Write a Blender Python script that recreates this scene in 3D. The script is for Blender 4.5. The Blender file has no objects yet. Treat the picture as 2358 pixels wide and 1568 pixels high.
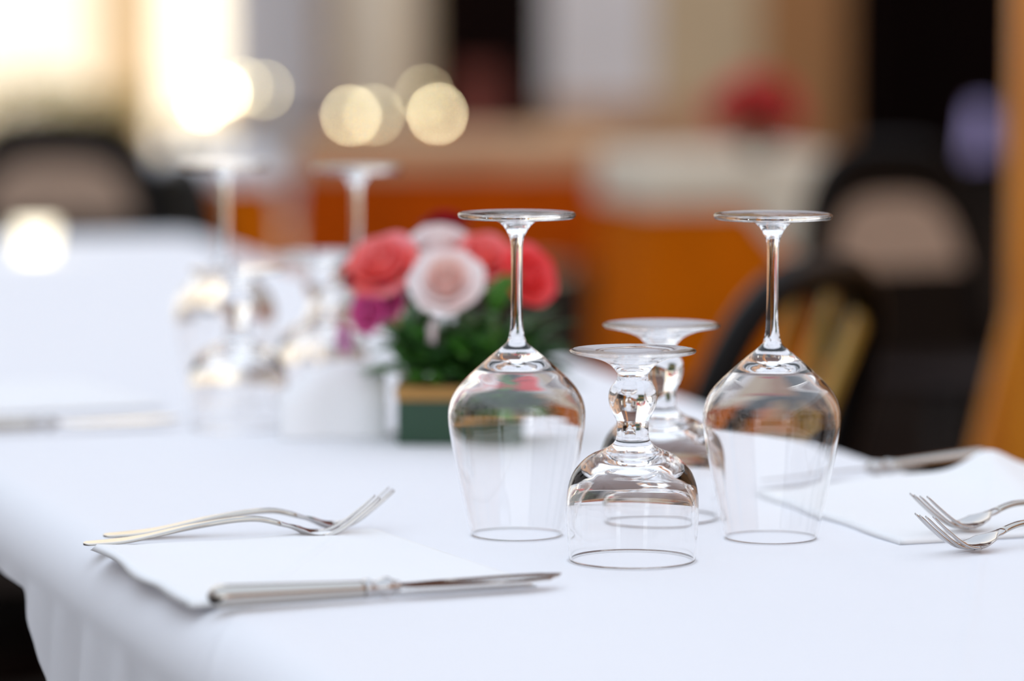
import bpy, bmesh, math, random
from mathutils import Vector, Matrix, Quaternion

random.seed(7)
scene = bpy.context.scene
COL = scene.collection
PI = math.pi

# ------------------------------------------------------------------ camera
F_PX = 8000.0
CAM_Z = 1.09
PITCH = math.atan((784.0 - 60.0) / F_PX)
cam_d = bpy.data.cameras.new('camera')
cam = bpy.data.objects.new('camera', cam_d)
COL.objects.link(cam)
cam.location = (0, 0, CAM_Z)
cam.rotation_euler = (PI / 2 - PITCH, 0, 0)
cam_d.sensor_width = 36.0
cam_d.lens = F_PX / 2358.0 * 36.0
cam_d.clip_start = 0.05
cam_d.clip_end = 300
cam_d.dof.use_dof = True
cam_d.dof.focus_distance = 2.24
cam_d.dof.aperture_fstop = 2.6
scene.camera = cam

# ------------------------------------------------------------------ colour management
vs = scene.view_settings
scene.display_settings.display_device = 'sRGB'
vs.view_transform = 'Standard'
vs.look = 'None'
vs.exposure = 0.0
vs.gamma = 1.0
vs.use_curve_mapping = False

cy = scene.cycles
cy.max_bounces = 24
cy.transmission_bounces = 24
cy.glossy_bounces = 8
cy.diffuse_bounces = 10
cy.transparent_max_bounces = 16
cy.sample_clamp_indirect = 12.0
cy.blur_glossy = 0.0

# ------------------------------------------------------------------ sky
world = bpy.data.worlds.new('sky')
scene.world = world
world.use_nodes = True
wn, wl = world.node_tree.nodes, world.node_tree.links
wn.clear()
w_out = wn.new('ShaderNodeOutputWorld')
w_bg = wn.new('ShaderNodeBackground')
w_tc = wn.new('ShaderNodeTexCoord')
w_sep = wn.new('ShaderNodeSeparateXYZ')
w_ramp = wn.new('ShaderNodeValToRGB')
w_ramp.color_ramp.elements[0].position = 0.0
w_ramp.color_ramp.elements[0].color = (1.0, 0.975, 0.94, 1)
w_ramp.color_ramp.elements[1].position = 0.75
w_ramp.color_ramp.elements[1].color = (0.56, 0.625, 0.72, 1)
wl.new(w_tc.outputs['Generated'], w_sep.inputs[0])
wl.new(w_sep.outputs['Z'], w_ramp.inputs[0])
wl.new(w_ramp.outputs[0], w_bg.inputs['Color'])
wl.new(w_bg.outputs[0], w_out.inputs['Surface'])
w_bg.inputs['Strength'].default_value = 1.78

# ------------------------------------------------------------------ sun, low and to the left; an added, unseen left building shades the tables
SUN_DIR = Vector((-1.0, 0.28, 0.72)).normalized()
sun_d = bpy.data.lights.new('sun', 'SUN')
sun_d.energy = 5.2
sun_d.color = (1.0, 0.93, 0.80)
sun_d.angle = math.radians(0.6)
sun = bpy.data.objects.new('sun', sun_d)
COL.objects.link(sun)
sun.location = (-20, 10, 20)
sun.rotation_euler = SUN_DIR.to_track_quat('Z', 'Y').to_euler()

# ================================================================== helpers
TZ = 0.75                       # top of the cloth on the dining table
_F = Vector((0, math.cos(PITCH), -math.sin(PITCH)))
_U = Vector((0, math.sin(PITCH), math.cos(PITCH)))
_X = Vector((1, 0, 0))


def ray(px, py):
    return _F * F_PX + _X * (px - 1179.0) + _U * (784.0 - py)


def on_z(px, py, z=TZ):
    """the point of the horizontal plane at height z that the photo shows at px, py"""
    d = ray(px, py)
    return Vector((0, 0, CAM_Z)) + d * ((z - CAM_Z) / d.z)


def on_y(px, py, y):
    d = ray(px, py)
    return Vector((0, 0, CAM_Z)) + d * (y / d.y)


def srgb(r, g, b):
    def f(c):
        c /= 255.0
        return c / 12.92 if c <= 0.04045 else ((c + 0.055) / 1.055) ** 2.4
    return (f(r), f(g), f(b), 1.0)


def mat(name, col, rough=0.6, metal=0.0, var=0.0, var_scale=8.0, bump=0.0, bump_scale=60.0,
        spec=0.5, coat=0.0, sheen=0.0, emis=None, emis_s=0.0, col2=None, sss=0.0):
    m = bpy.data.materials.new(name)
    m.use_nodes = True
    n, l = m.node_tree.nodes, m.node_tree.links
    b = n['Principled BSDF']
    b.inputs['Base Color'].default_value = col
    b.inputs['Roughness'].default_value = rough
    b.inputs['Metallic'].default_value = metal
    b.inputs['Specular IOR Level'].default_value = spec
    b.inputs['Coat Weight'].default_value = coat
    b.inputs['Sheen Weight'].default_value = sheen
    if sss:
        b.inputs['Subsurface Weight'].default_value = sss
        b.inputs['Subsurface Radius'].default_value = (0.01, 0.005, 0.004)
        b.inputs['Subsurface Scale'].default_value = 1.0
    if emis:
        b.inputs['Emission Color'].default_value = emis
        b.inputs['Emission Strength'].default_value = emis_s
    tc = n.new('ShaderNodeTexCoord')
    if var or col2:
        nz = n.new('ShaderNodeTexNoise')
        nz.inputs['Scale'].default_value = var_scale
        nz.inputs['Detail'].default_value = 4
        l.new(tc.outputs['Object'], nz.inputs['Vector'])
        rp = n.new('ShaderNodeValToRGB')
        rp.color_ramp.elements[0].position = 0.3
        rp.color_ramp.elements[1].position = 0.7
        c2 = col2 or tuple(min(1, c * (1 + var)) for c in col[:3]) + (1,)
        c1 = col if col2 else tuple(c * (1 - var) for c in col[:3]) + (1,)
        rp.color_ramp.elements[0].color = c1
        rp.color_ramp.elements[1].color = c2
        l.new(nz.outputs['Fac'], rp.inputs[0])
        l.new(rp.outputs[0], b.inputs['Base Color'])
    if bump:
        nb = n.new('ShaderNodeTexNoise')
        nb.inputs['Scale'].default_value = bump_scale
        nb.inputs['Detail'].default_value = 3
        l.new(tc.outputs['Object'], nb.inputs['Vector'])
        bp = n.new('ShaderNodeBump')
        bp.inputs['Strength'].default_value = bump
        bp.inputs['Distance'].default_value = 0.002
        l.new(nb.outputs['Fac'], bp.inputs['Height'])
        l.new(bp.outputs[0], b.inputs['Normal'])
    return m


def glass_mat(name, tint=(1, 1, 1, 1), ior=1.5):
    m = bpy.data.materials.new(name)
    m.use_nodes = True
    n, l = m.node_tree.nodes, m.node_tree.links
    b = n['Principled BSDF']
    b.inputs['Base Color'].default_value = tint
    b.inputs['Roughness'].default_value = 0.0
    b.inputs['IOR'].default_value = ior
    b.inputs['Transmission Weight'].default_value = 1.0
    return m


def linen_mat(name, col, crease=0.25):
    m = bpy.data.materials.new(name)
    m.use_nodes = True
    n, l = m.node_tree.nodes, m.node_tree.links
    b = n['Principled BSDF']
    b.inputs['Base Color'].default_value = col
    b.inputs['Roughness'].default_value = 0.85
    b.inputs['Specular IOR Level'].default_value = 0.2
    b.inputs['Sheen Weight'].default_value = 0.08
    tc = n.new('ShaderNodeTexCoord')
    # weave
    w1 = n.new('ShaderNodeTexWave'); w1.inputs['Scale'].default_value = 420; w1.bands_direction = 'X'
    w2 = n.new('ShaderNodeTexWave'); w2.inputs['Scale'].default_value = 420; w2.bands_direction = 'Y'
    l.new(tc.outputs['Object'], w1.inputs['Vector'])
    l.new(tc.outputs['Object'], w2.inputs['Vector'])
    add = n.new('ShaderNodeMath'); add.operation = 'ADD'
    l.new(w1.outputs['Fac'], add.inputs[0]); l.new(w2.outputs['Fac'], add.inputs[1])
    b1 = n.new('ShaderNodeBump'); b1.inputs['Strength'].default_value = 0.06; b1.inputs['Distance'].default_value = 0.0004
    l.new(add.outputs[0], b1.inputs['Height'])
    nz = n.new('ShaderNodeTexNoise'); nz.inputs['Scale'].default_value = 7; nz.inputs['Detail'].default_value = 2
    mp = n.new('ShaderNodeMapping'); mp.inputs['Scale'].default_value = (0.8, 2.2, 1); mp.inputs['Rotation'].default_value = (0, 0, 0.25)
    l.new(tc.outputs['Object'], mp.inputs['Vector']); l.new(mp.outputs[0], nz.inputs['Vector'])
    b2 = n.new('ShaderNodeBump'); b2.inputs['Strength'].default_value = crease; b2.inputs['Distance'].default_value = 0.006
    m2 = n.new('ShaderNodeMapping'); m2.inputs['Rotation'].default_value = (0, 0, 0.16)
    m2.inputs['Location'].default_value = (0.055, 0.0, 0)
    l.new(tc.outputs['Object'], m2.inputs['Vector'])
    sp = n.new('ShaderNodeSeparateXYZ'); l.new(m2.outputs[0], sp.inputs[0])
    hts = []
    for ax, per in (('X', 0.21), ('Y', 0.32)):
        pg = n.new('ShaderNodeMath'); pg.operation = 'PINGPONG'; pg.inputs[1].default_value = per
        l.new(sp.outputs[ax], pg.inputs[0])
        mr = n.new('ShaderNodeMapRange'); mr.interpolation_type = 'SMOOTHSTEP'
        mr.inputs['From Min'].default_value = 0.0; mr.inputs['From Max'].default_value = 0.006
        mr.inputs['To Min'].default_value = 1.0; mr.inputs['To Max'].default_value = 0.0
        l.new(pg.outputs[0], mr.inputs['Value'])
        hts.append(mr.outputs[0])
    mx = n.new('ShaderNodeMath'); mx.operation = 'MAXIMUM'; l.new(hts[0], mx.inputs[0]); l.new(hts[1], mx.inputs[1])
    b3 = n.new('ShaderNodeBump'); b3.inputs['Strength'].default_value = 0.5; b3.inputs['Distance'].default_value = 0.0012
    l.new(mx.outputs[0], b3.inputs['Height']); l.new(b1.outputs[0], b3.inputs['Normal'])
    l.new(nz.outputs['Fac'], b2.inputs['Height'])
    l.new(b3.outputs[0], b2.inputs['Normal'])
    l.new(b2.outputs[0], b.inputs['Normal'])
    return m


def wood_mat(name, c1, c2, rough=0.35, scale=6.0, coat=0.3):
    m = bpy.data.materials.new(name)
    m.use_nodes = True
    n, l = m.node_tree.nodes, m.node_tree.links
    b = n['Principled BSDF']
    b.inputs['Roughness'].default_value = rough
    b.inputs['Coat Weight'].default_value = coat
    tc = n.new('ShaderNodeTexCoord')
    mp = n.new('ShaderNodeMapping'); mp.inputs['Scale'].default_value = (scale, scale, scale * 0.12)
    nz = n.new('ShaderNodeTexNoise'); nz.inputs['Scale'].default_value = 6; nz.inputs['Detail'].default_value = 6
    rp = n.new('ShaderNodeValToRGB')
    rp.color_ramp.elements[0].position = 0.35; rp.color_ramp.elements[0].color = c1
    rp.color_ramp.elements[1].position = 0.65; rp.color_ramp.elements[1].color = c2
    l.new(tc.outputs['Object'], mp.inputs['Vector']); l.new(mp.outputs[0], nz.inputs['Vector'])
    l.new(nz.outputs['Fac'], rp.inputs[0]); l.new(rp.outputs[0], b.inputs['Base Color'])
    return m


M = dict(
    glass=glass_mat('clear_glass', (1, 1, 1, 1), 1.47),
    linen=linen_mat('white_linen', (0.88, 0.89, 0.93, 1), 0.22),
    napkin=linen_mat('white_napkin', (0.93, 0.94, 0.955, 1), 0.15),
    overlay=linen_mat('cream_overlay', srgb(226, 215, 195), 0.3),
    orange=mat('orange_tablecloth', srgb(212, 108, 6), 0.85, spec=0.05, var=0.12, var_scale=5),
    orange_deep=mat('deep_orange_tablecloth', srgb(196, 82, 6), 0.85, spec=0.05, var=0.15, var_scale=5),
    tan=mat('tan_overlay', srgb(205, 160, 120), 0.8, var=0.06, var_scale=5),
    steel=mat('polished_steel', (0.56, 0.54, 0.53, 1), 0.10, 1.0, bump=0.02, bump_scale=30),
    steel_handle=mat('polished_steel_handle', (0.54, 0.51, 0.47, 1), 0.13, 1.0, bump=0.02, bump_scale=30),
    black_wood=mat('black_lacquered_wood', (0.005, 0.004, 0.004, 1), 0.4, spec=0.12),
    dark_seat=mat('dark_seat', (0.012, 0.005, 0.004, 1), 0.6, spec=0.2),
    cane=mat('woven_cane', srgb(176, 150, 130), 0.7, var=0.15, var_scale=60, bump=0.4, bump_scale=120),
    highlight_gold_wood=wood_mat('wood_with_gold_highlight', srgb(196, 150, 62), srgb(226, 196, 110), 0.25),  # gold lightened to stand for the highlight on the chair back
    post_wood=wood_mat('orange_varnished_wood', srgb(206, 120, 4), srgb(232, 146, 8), 0.5, coat=0.0),
    green_box=mat('green_lacquer', srgb(10, 62, 36), 0.4, var=0.08, var_scale=20, coat=0.3),
    gold_rim=mat('gold_painted_rim', srgb(176, 132, 72), 0.35, 0.35),
    navy=mat('navy_cloth', srgb(34, 38, 58), 0.8),
    black=mat('black_paint', (0.004, 0.004, 0.004, 1), 0.5),
    leaf=mat('green_leaf', srgb(48, 112, 22), 0.45, col2=srgb(96, 150, 54), var_scale=14, sss=0.0),
    leaf_dark=mat('dark_green_leaf', srgb(26, 70, 14), 0.5, col2=srgb(56, 104, 36), var_scale=18),
    coral=mat('coral_petal', srgb(255, 118, 104), 0.55, col2=srgb(255, 172, 178), var_scale=30, sss=0.15),
    coral_red=mat('red_coral_petal', srgb(255, 74, 68), 0.55, col2=srgb(255, 122, 130), var_scale=30, sss=0.15),
    white_rose=mat('white_petal', srgb(255, 252, 252), 0.6, col2=srgb(255, 240, 238), var_scale=25, sss=0.15),
    blush=mat('blush_petal', srgb(255, 232, 226), 0.6, col2=srgb(255, 236, 228), var_scale=25, sss=0.3),
    magenta=mat('magenta_petal', srgb(226, 70, 150), 0.6, col2=srgb(244, 130, 196), var_scale=30, sss=0.15),
    crimson=mat('crimson_petal', srgb(176, 8, 40), 0.6, sss=0.1),
    palepink=mat('pale_pink_petal', srgb(240, 190, 222), 0.6, sss=0.1),
    redflower=mat('red_petal', srgb(214, 48, 44), 0.6, col2=srgb(190, 30, 40), var_scale=20),
    terracotta=mat('terracotta', srgb(70, 40, 22), 0.7),
    brass=mat('brass', srgb(190, 150, 80), 0.3, 1.0),
)


def translucent(m, fac=0.3):
    n, l = m.node_tree.nodes, m.node_tree.links
    b = n['Principled BSDF']; out = n['Material Output']
    tr = n.new('ShaderNodeBsdfTranslucent'); mx = n.new('ShaderNodeMixShader')
    mx.inputs[0].default_value = fac
    src = b.inputs['Base Color']
    if src.is_linked:
        l.new(src.links[0].from_socket, tr.inputs['Color'])
    else:
        tr.inputs['Color'].default_value = src.default_value
    l.new(b.outputs[0], mx.inputs[1]); l.new(tr.outputs[0], mx.inputs[2]); l.new(mx.outputs[0], out.inputs['Surface'])


for k_ in ('coral', 'coral_red', 'white_rose', 'blush', 'magenta', 'palepink', 'crimson'):
    M[k_].node_tree.nodes['Principled BSDF'].inputs['Subsurface Weight'].default_value = 0
    M[k_].node_tree.nodes['Principled BSDF'].inputs['Specular IOR Level'].default_value = 0.2
    translucent(M[k_])


def link(name, me, m=None, parent=None, smooth=True):
    if m is not None:
        me.materials.append(m)
    if smooth:
        for p in me.polygons:
            p.use_smooth = True
    o = bpy.data.objects.new(name, me)
    COL.objects.link(o)
    if parent is not None:
        o.parent = parent
    return o


def mesh_from(name, verts, faces):
    me = bpy.data.meshes.new(name)
    me.from_pydata([tuple(v) for v in verts], [], faces)
    me.update()
    return me


def fix_normals(me):
    bm = bmesh.new(); bm.from_mesh(me)
    bmesh.ops.recalc_face_normals(bm, faces=bm.faces)
    bm.to_mesh(me); bm.free()
    return me


def thing(name, label, cat, loc=(0, 0, 0), rotz=0.0, group=None):
    o = bpy.data.objects.new(name, None)
    o.empty_display_size = 0.05
    COL.objects.link(o)
    o.location = loc
    o.rotation_euler = (0, 0, rotz)
    o['label'] = label
    o['category'] = cat
    if group:
        o['group'] = group
    return o


def tag(o, label, cat, group=None, kind=None):
    o['label'] = label
    o['category'] = cat
    if group:
        o['group'] = group
    if kind:
        o['kind'] = kind
    return o


def structure(o, label=None):
    o['kind'] = 'structure'
    if label:
        o['label'] = label
    return o


def copy_tree(o, parent=None):
    c = o.copy()
    COL.objects.link(c)
    if parent is not None:
        c.parent = parent
    for ch in list(o.children):
        copy_tree(ch, c)
    return c


def box_mesh(name, x0, x1, y0, y1, z0, z1, bev=0.0):
    bm = bmesh.new()
    bmesh.ops.create_cube(bm, size=1.0)
    for v in bm.verts:
        v.co = Vector(((x0 + x1) / 2 + v.co.x * (x1 - x0), (y0 + y1) / 2 + v.co.y * (y1 - y0), (z0 + z1) / 2 + v.co.z * (z1 - z0)))
    if bev:
        bmesh.ops.bevel(bm, geom=list(bm.edges), offset=bev, segments=2, affect='EDGES', profile=0.5)
    me = bpy.data.meshes.new(name); bm.to_mesh(me); bm.free()
    return me


def catmull(pts, n=6):
    out = []
    P = [Vector((p[0], p[1], 0)) if len(p) == 2 else Vector(p) for p in pts]
    P = [P[0] * 2 - P[1]] + P + [P[-1] * 2 - P[-2]]
    for i in range(1, len(P) - 2):
        for k in range(n):
            t = k / n
            a, b, c, d = P[i - 1], P[i], P[i + 1], P[i + 2]
            out.append(0.5 * ((2 * b) + (c - a) * t + (2 * a - 5 * b + 4 * c - d) * t * t + (-a + 3 * b - 3 * c + d) * t ** 3))
    out.append(P[-2])
    return out


def lathe(name, prof, seg=96):
    """prof: list of (r, z); r == 0 collapses to a pole"""
    verts, faces, rings = [], [], []
    for r, z in prof:
        if r < 1e-6:
            rings.append([len(verts)]); verts.append((0, 0, z))
        else:
            rings.append(list(range(len(verts), len(verts) + seg)))
            for k in range(seg):
                a = 2 * PI * k / seg
                verts.append((r * math.cos(a), r * math.sin(a), z))
    for a, b in zip(rings, rings[1:]):
        for k in range(seg):
            k2 = (k + 1) % seg
            if len(a) == 1 and len(b) == 1:
                continue
            if len(a) == 1:
                faces.append((a[0], b[k], b[k2]))
            elif len(b) == 1:
                faces.append((a[k], b[0], a[k2]))
            else:
                faces.append((a[k], b[k], b[k2], a[k2]))
    return mesh_from(name, verts, faces)


def tube(name, pts, rad, seg=12, closed=False, flat=1.0):
    """round bar through pts; rad a number or a list"""
    P = [Vector(p) for p in pts]
    n = len(P)
    R = rad if isinstance(rad, (list, tuple)) else [rad] * n
    verts, faces = [], []
    prev = None
    for i in range(n):
        if closed:
            t = (P[(i + 1) % n] - P[i - 1]).normalized()
        else:
            t = (P[min(i + 1, n - 1)] - P[max(i - 1, 0)]).normalized()
        if prev is None:
            ref = Vector((0, 0, 1)) if abs(t.z) < 0.9 else Vector((0, 1, 0))
            nx = t.cross(ref).normalized()
        else:
            nx = (prev - t * prev.dot(t)).normalized()
        prev = nx
        ny = t.cross(nx)
        for k in range(seg):
            a = 2 * PI * k / seg
            verts.append(P[i] + nx * math.cos(a) * R[i] + ny * math.sin(a) * R[i] * flat)
    for i in range(n if closed else n - 1):
        j = (i + 1) % n
        for k in range(seg):
            k2 = (k + 1) % seg
            faces.append((i * seg + k, i * seg + k2, j * seg + k2, j * seg + k))
    if not closed:
        faces.append(tuple(range(seg - 1, -1, -1)))
        faces.append(tuple((n - 1) * seg + k for k in range(seg)))
    return fix_normals(mesh_from(name, verts, faces))


def loft(name, stations, seg=20, power=2.6):
    """bar along +X; station = (x, y_centre, z_centre, half_width, half_thickness, dish)"""
    verts, faces = [], []
    n = len(stations)
    for i, (x, yc, zc, hw, ht, dish) in enumerate(stations):
        for k in range(seg):
            a = 2 * PI * k / seg
            c, s = math.cos(a), math.sin(a)
            yy = math.copysign(abs(c) ** (2 / power), c) * hw
            zz = math.copysign(abs(s) ** (2 / power), s) * ht
            zz += dish * (yy / max(hw, 1e-6)) ** 2
            verts.append((x, yc + yy, zc + zz))
    for i in range(n - 1):
        for k in range(seg):
            k2 = (k + 1) % seg
            faces.append((i * seg + k, i * seg + k2, (i + 1) * seg + k2, (i + 1) * seg + k))
    faces.append(tuple(range(seg)))
    faces.append(tuple((n - 1) * seg + k for k in range(seg)))
    return fix_normals(mesh_from(name, verts, faces))


def interp(tab, x):
    if x <= tab[0][0]:
        return tab[0][1]
    for (a, va), (b, vb) in zip(tab, tab[1:]):
        if x <= b:
            t = (x - a) / (b - a)
            t = t * t * (3 - 2 * t)
            return va + (vb - va) * t
    return tab[-1][1]


def join_meshes(name, meshes):
    bm = bmesh.new()
    for me in meshes:
        bm.from_mesh(me)
        bpy.data.meshes.remove(me)
    out = bpy.data.meshes.new(name); bm.to_mesh(out); bm.free()
    return out


# ================================================================== the setting: a small square between buildings
def quad(name, pts, m, parent=None):
    return link(name, mesh_from(name, pts, [tuple(range(len(pts)))]), m, parent, smooth=False)


plaster = mat('grey_plaster', srgb(226, 224, 228), 0.85, var=0.05, var_scale=1.2)
plaster_b = mat('beige_plaster', srgb(200, 178, 146), 0.85, var=0.05, var_scale=1.2)
plaster_c = mat('brown_plaster', srgb(166, 118, 74), 0.85, var=0.06, var_scale=1.2)
dado_m = mat('tan_stone', srgb(190, 150, 116), 0.85, var=0.08, var_scale=2)
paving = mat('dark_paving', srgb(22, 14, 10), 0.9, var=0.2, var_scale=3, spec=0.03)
house = mat('ochre_render', srgb(150, 112, 80), 0.85, var=0.1, var_scale=0.8)
white_stone = mat('white_stone', srgb(246, 240, 226), 0.8, var=0.03, var_scale=3)
peach = mat('peach_render', srgb(196, 172, 138), 0.8, var=0.04, var_scale=1)
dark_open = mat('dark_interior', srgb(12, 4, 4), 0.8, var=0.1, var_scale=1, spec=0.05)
redbrown = mat('reddish_wood', srgb(96, 34, 26), 0.6, var=0.1, var_scale=3)
win_glass = mat('dark_window_glass', (0.02, 0.025, 0.03, 1), 0.08)

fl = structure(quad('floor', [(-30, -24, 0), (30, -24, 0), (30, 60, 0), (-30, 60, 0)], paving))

structure(quad('floor', [(-20, 15.5, 0.012), (1.5, 15.5, 0.012), (1.5, 60, 0.012), (-20, 60, 0.012)], mat('bounce_paving', srgb(196, 176, 150), .85, var=.1, var_scale=2)))  # pale ground added to bounce sunlight up onto the far walls
WB = 22.0


def xat(px, D):
    return (px - 1179.0) / F_PX * D


def wall_piece(name, px0, px1, D, h, m, depth=0.3, z0=0.0):
    return link(name, box_mesh(name, xat(px0, D), xat(px1, D), D, D + depth, z0, h), m, smooth=False)


structure(wall_piece('wall_back', 500, 742, WB, 13, plaster))
structure(wall_piece('wall_back', 742, 985, WB, 13, plaster_b))
structure(wall_piece('wall_back', 1258, 1500, WB, 13, plaster))
structure(wall_piece('wall_back', 1500, 1745, WB, 13, plaster_b))
structure(wall_piece('wall_back', 1745, 1945, WB, 13, plaster_c))
structure(wall_piece('wall_back', 2440, 3800, WB, 13, plaster_b))
# lintels above the two openings, openings themselves deep and dark
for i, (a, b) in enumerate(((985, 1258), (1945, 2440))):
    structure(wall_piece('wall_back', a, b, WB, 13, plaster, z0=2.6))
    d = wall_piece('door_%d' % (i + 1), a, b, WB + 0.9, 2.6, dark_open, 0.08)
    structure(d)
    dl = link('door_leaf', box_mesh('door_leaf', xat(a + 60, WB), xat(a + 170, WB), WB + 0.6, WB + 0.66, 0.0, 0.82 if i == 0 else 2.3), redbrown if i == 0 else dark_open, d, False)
structure(wall_piece('trim_1', 742, 988, WB - 0.08, 0.66, dado_m, 0.08))
structure(wall_piece('trim_2', 1255, 1745, WB - 0.08, 0.62, dado_m, 0.08))


structure(link('wall_back', box_mesh('wall_back', -2.1, 9, WB - 0.15, WB + 0.3, 3.0, 13), mat('brown_for_reflections', srgb(104, 66, 48), 0.85, var=0.2, var_scale=2), smooth=False))  # unseen upper storey, added brown to darken reflections in steel and glass


def facade(name, x0, x1, y0, y1, h, m, nwin, along):
    o = structure(link(name, box_mesh(name, x0, x1, y0, y1, 0, h), m, smooth=False))
    L = (y1 - y0) if along == 'y' else (x1 - x0)
    k = 0
    for i in range(nwin):
        c = (i + 0.5) / nwin * L
        for z in (0.9, 4.2, 7.4):
            if z + 1.8 > h:
                continue
            if along == 'y':
                xx = x1 if x1 < 0 else x0
                me = box_mesh('window_pane', xx - 0.03, xx + 0.03, y0 + c - 0.55, y0 + c + 0.55, z, z + 1.7)
            else:
                yy = y1
                me = box_mesh('window_pane', x0 + c - 0.55, x0 + c + 0.55, yy - 0.03, yy + 0.03, z, z + 1.7)
            link('window_pane', me, win_glass, o, False)
    return o


facade('wall_left', -10, -8, -12, 14, 7.6, plaster, 7, 'y')  # unseen building, added to keep the sun off the tables
facade('wall_right', 7.5, 9.5, -12, 21.9, 6.5, house, 7, 'y')
facade('wall_front', -8, 7.5, -20, -18, 3.6, house, 5, 'x')

# sunlit house past the corner on the left
hb = bpy.data.meshes.new('wall_far')
c0, c1 = Vector((-9.0, 28.6, 0)), Vector((-2.92, 24.3, 0))
nrm = Vector((-(c1 - c0).y, (c1 - c0).x, 0)).normalized()
if nrm.y < 0:
    nrm = -nrm
wv = []
for p in (c0, c1, c1 + nrm * 0.3, c0 + nrm * 0.3):
    wv += [(p.x, p.y, 0.0), (p.x, p.y, 8.0)]
structure(link('wall_far', fix_normals(mesh_from('wall_far', wv, [(0, 2, 3, 1), (2, 4, 5, 3), (4, 6, 7, 5), (6, 0, 1, 7), (1, 3, 5, 7), (0, 6, 4, 2)])), white_stone, smooth=False))
c0, c1 = Vector((-2.92, 24.3, 0)), Vector((-2.2, 23.8, 0))
wv = []
for p in (c0, c1, c1 + nrm * 0.3, c0 + nrm * 0.3):
    wv += [(p.x, p.y, 0.0), (p.x, p.y, 8.0)]
structure(link('wall_far', fix_normals(mesh_from('wall_far', wv, [(0, 2, 3, 1), (2, 4, 5, 3), (4, 6, 7, 5), (6, 0, 1, 7), (1, 3, 5, 7), (0, 6, 4, 2)])), peach, smooth=False))


def column(px, D, dia, label):
    t = thing('stone_column', label, 'column', (xat(px, D), D, 0), group=None)
    link('shaft', lathe('shaft', [(0, 0.12), (dia / 2, 0.12), (dia / 2, 2.6), (dia * 0.46, 4.4), (0, 4.4)], 48), white_stone, t)
    link('plinth', box_mesh('plinth', -dia * 0.6, dia * 0.6, -dia * 0.6, dia * 0.6, 0, 0.12, 0.01), white_stone, t, False)
    link('capital', box_mesh('capital', -dia * 0.62, dia * 0.62, -dia * 0.62, dia * 0.62, 4.4, 4.6, 0.02), white_stone, t, False)
    return t


a0, a1, a2 = Vector((xat(368, 20.8), 20.8)), Vector((xat(528, 19.0), 19.0)), Vector((xat(742, 22.0), 22.0))
a3 = Vector((xat(368, 22.4), 22.4))


def prism(name, pts, h, m):
    n = len(pts)
    v = [(p.x, p.y, 0) for p in pts] + [(p.x, p.y, h) for p in pts]
    f = [tuple(range(n)), tuple(range(n, 2 * n))] + [(i, (i + 1) % n, n + (i + 1) % n, n + i) for i in range(n)]
    return structure(link(name, fix_normals(mesh_from(name, v, f)), m, smooth=False))


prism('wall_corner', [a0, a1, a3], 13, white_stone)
prism('wall_corner', [a1, a2, a3], 13, mat('cool_offset_plaster', srgb(228, 236, 252), 0.85, var=0.03, var_scale=2))  # cool tint put into this face to counter warm bounced light
column(880, 20.5, 0.46, 'round white column beside the dark doorway at top centre')


# ================================================================== draped cloth
def perimeter(corners, rad, step=0.012):
    """rounded polygon (counter-clockwise), returns [(point, outward normal, s)]"""
    n = len(corners)
    out = []
    for i in range(n):
        a, b, c = corners[i - 1], corners[i], corners[(i + 1) % n]
        d1 = (b - a).normalized(); d2 = (c - b).normalized()
        n1 = Vector((d1.y, -d1.x)); n2 = Vector((d2.y, -d2.x))
        ang = d1.angle(d2)
        off = rad * math.tan(ang / 2)
        p1 = b - d1 * off
        cen = p1 - n1 * rad
        ns = 10
        for k in range(ns + 1):
            t = k / ns
            nn = (n1 * math.sin((1 - t) * ang) + n2 * math.sin(t * ang)) / math.sin(ang)
            nn.normalize()
            out.append((cen + nn * rad, nn))
        # straight stretch to the next corner
        cc = corners[(i + 2) % n]
        d3 = (cc - c).normalized()
        ang2 = d2.angle(d3)
        off2 = rad * math.tan(ang2 / 2)
        q0 = b + d2 * off
        q1 = c - d2 * off2
        L = (q1 - q0).length
        m = max(2, int(L / step))
        for k in range(1, m):
            out.append((q0.lerp(q1, k / m), n2))
    res, s = [], 0.0
    for i, (p, nn) in enumerate(out):
        if i:
            s += (p - out[i - 1][0]).length
        res.append((p, nn, s))
    return res, s


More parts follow.
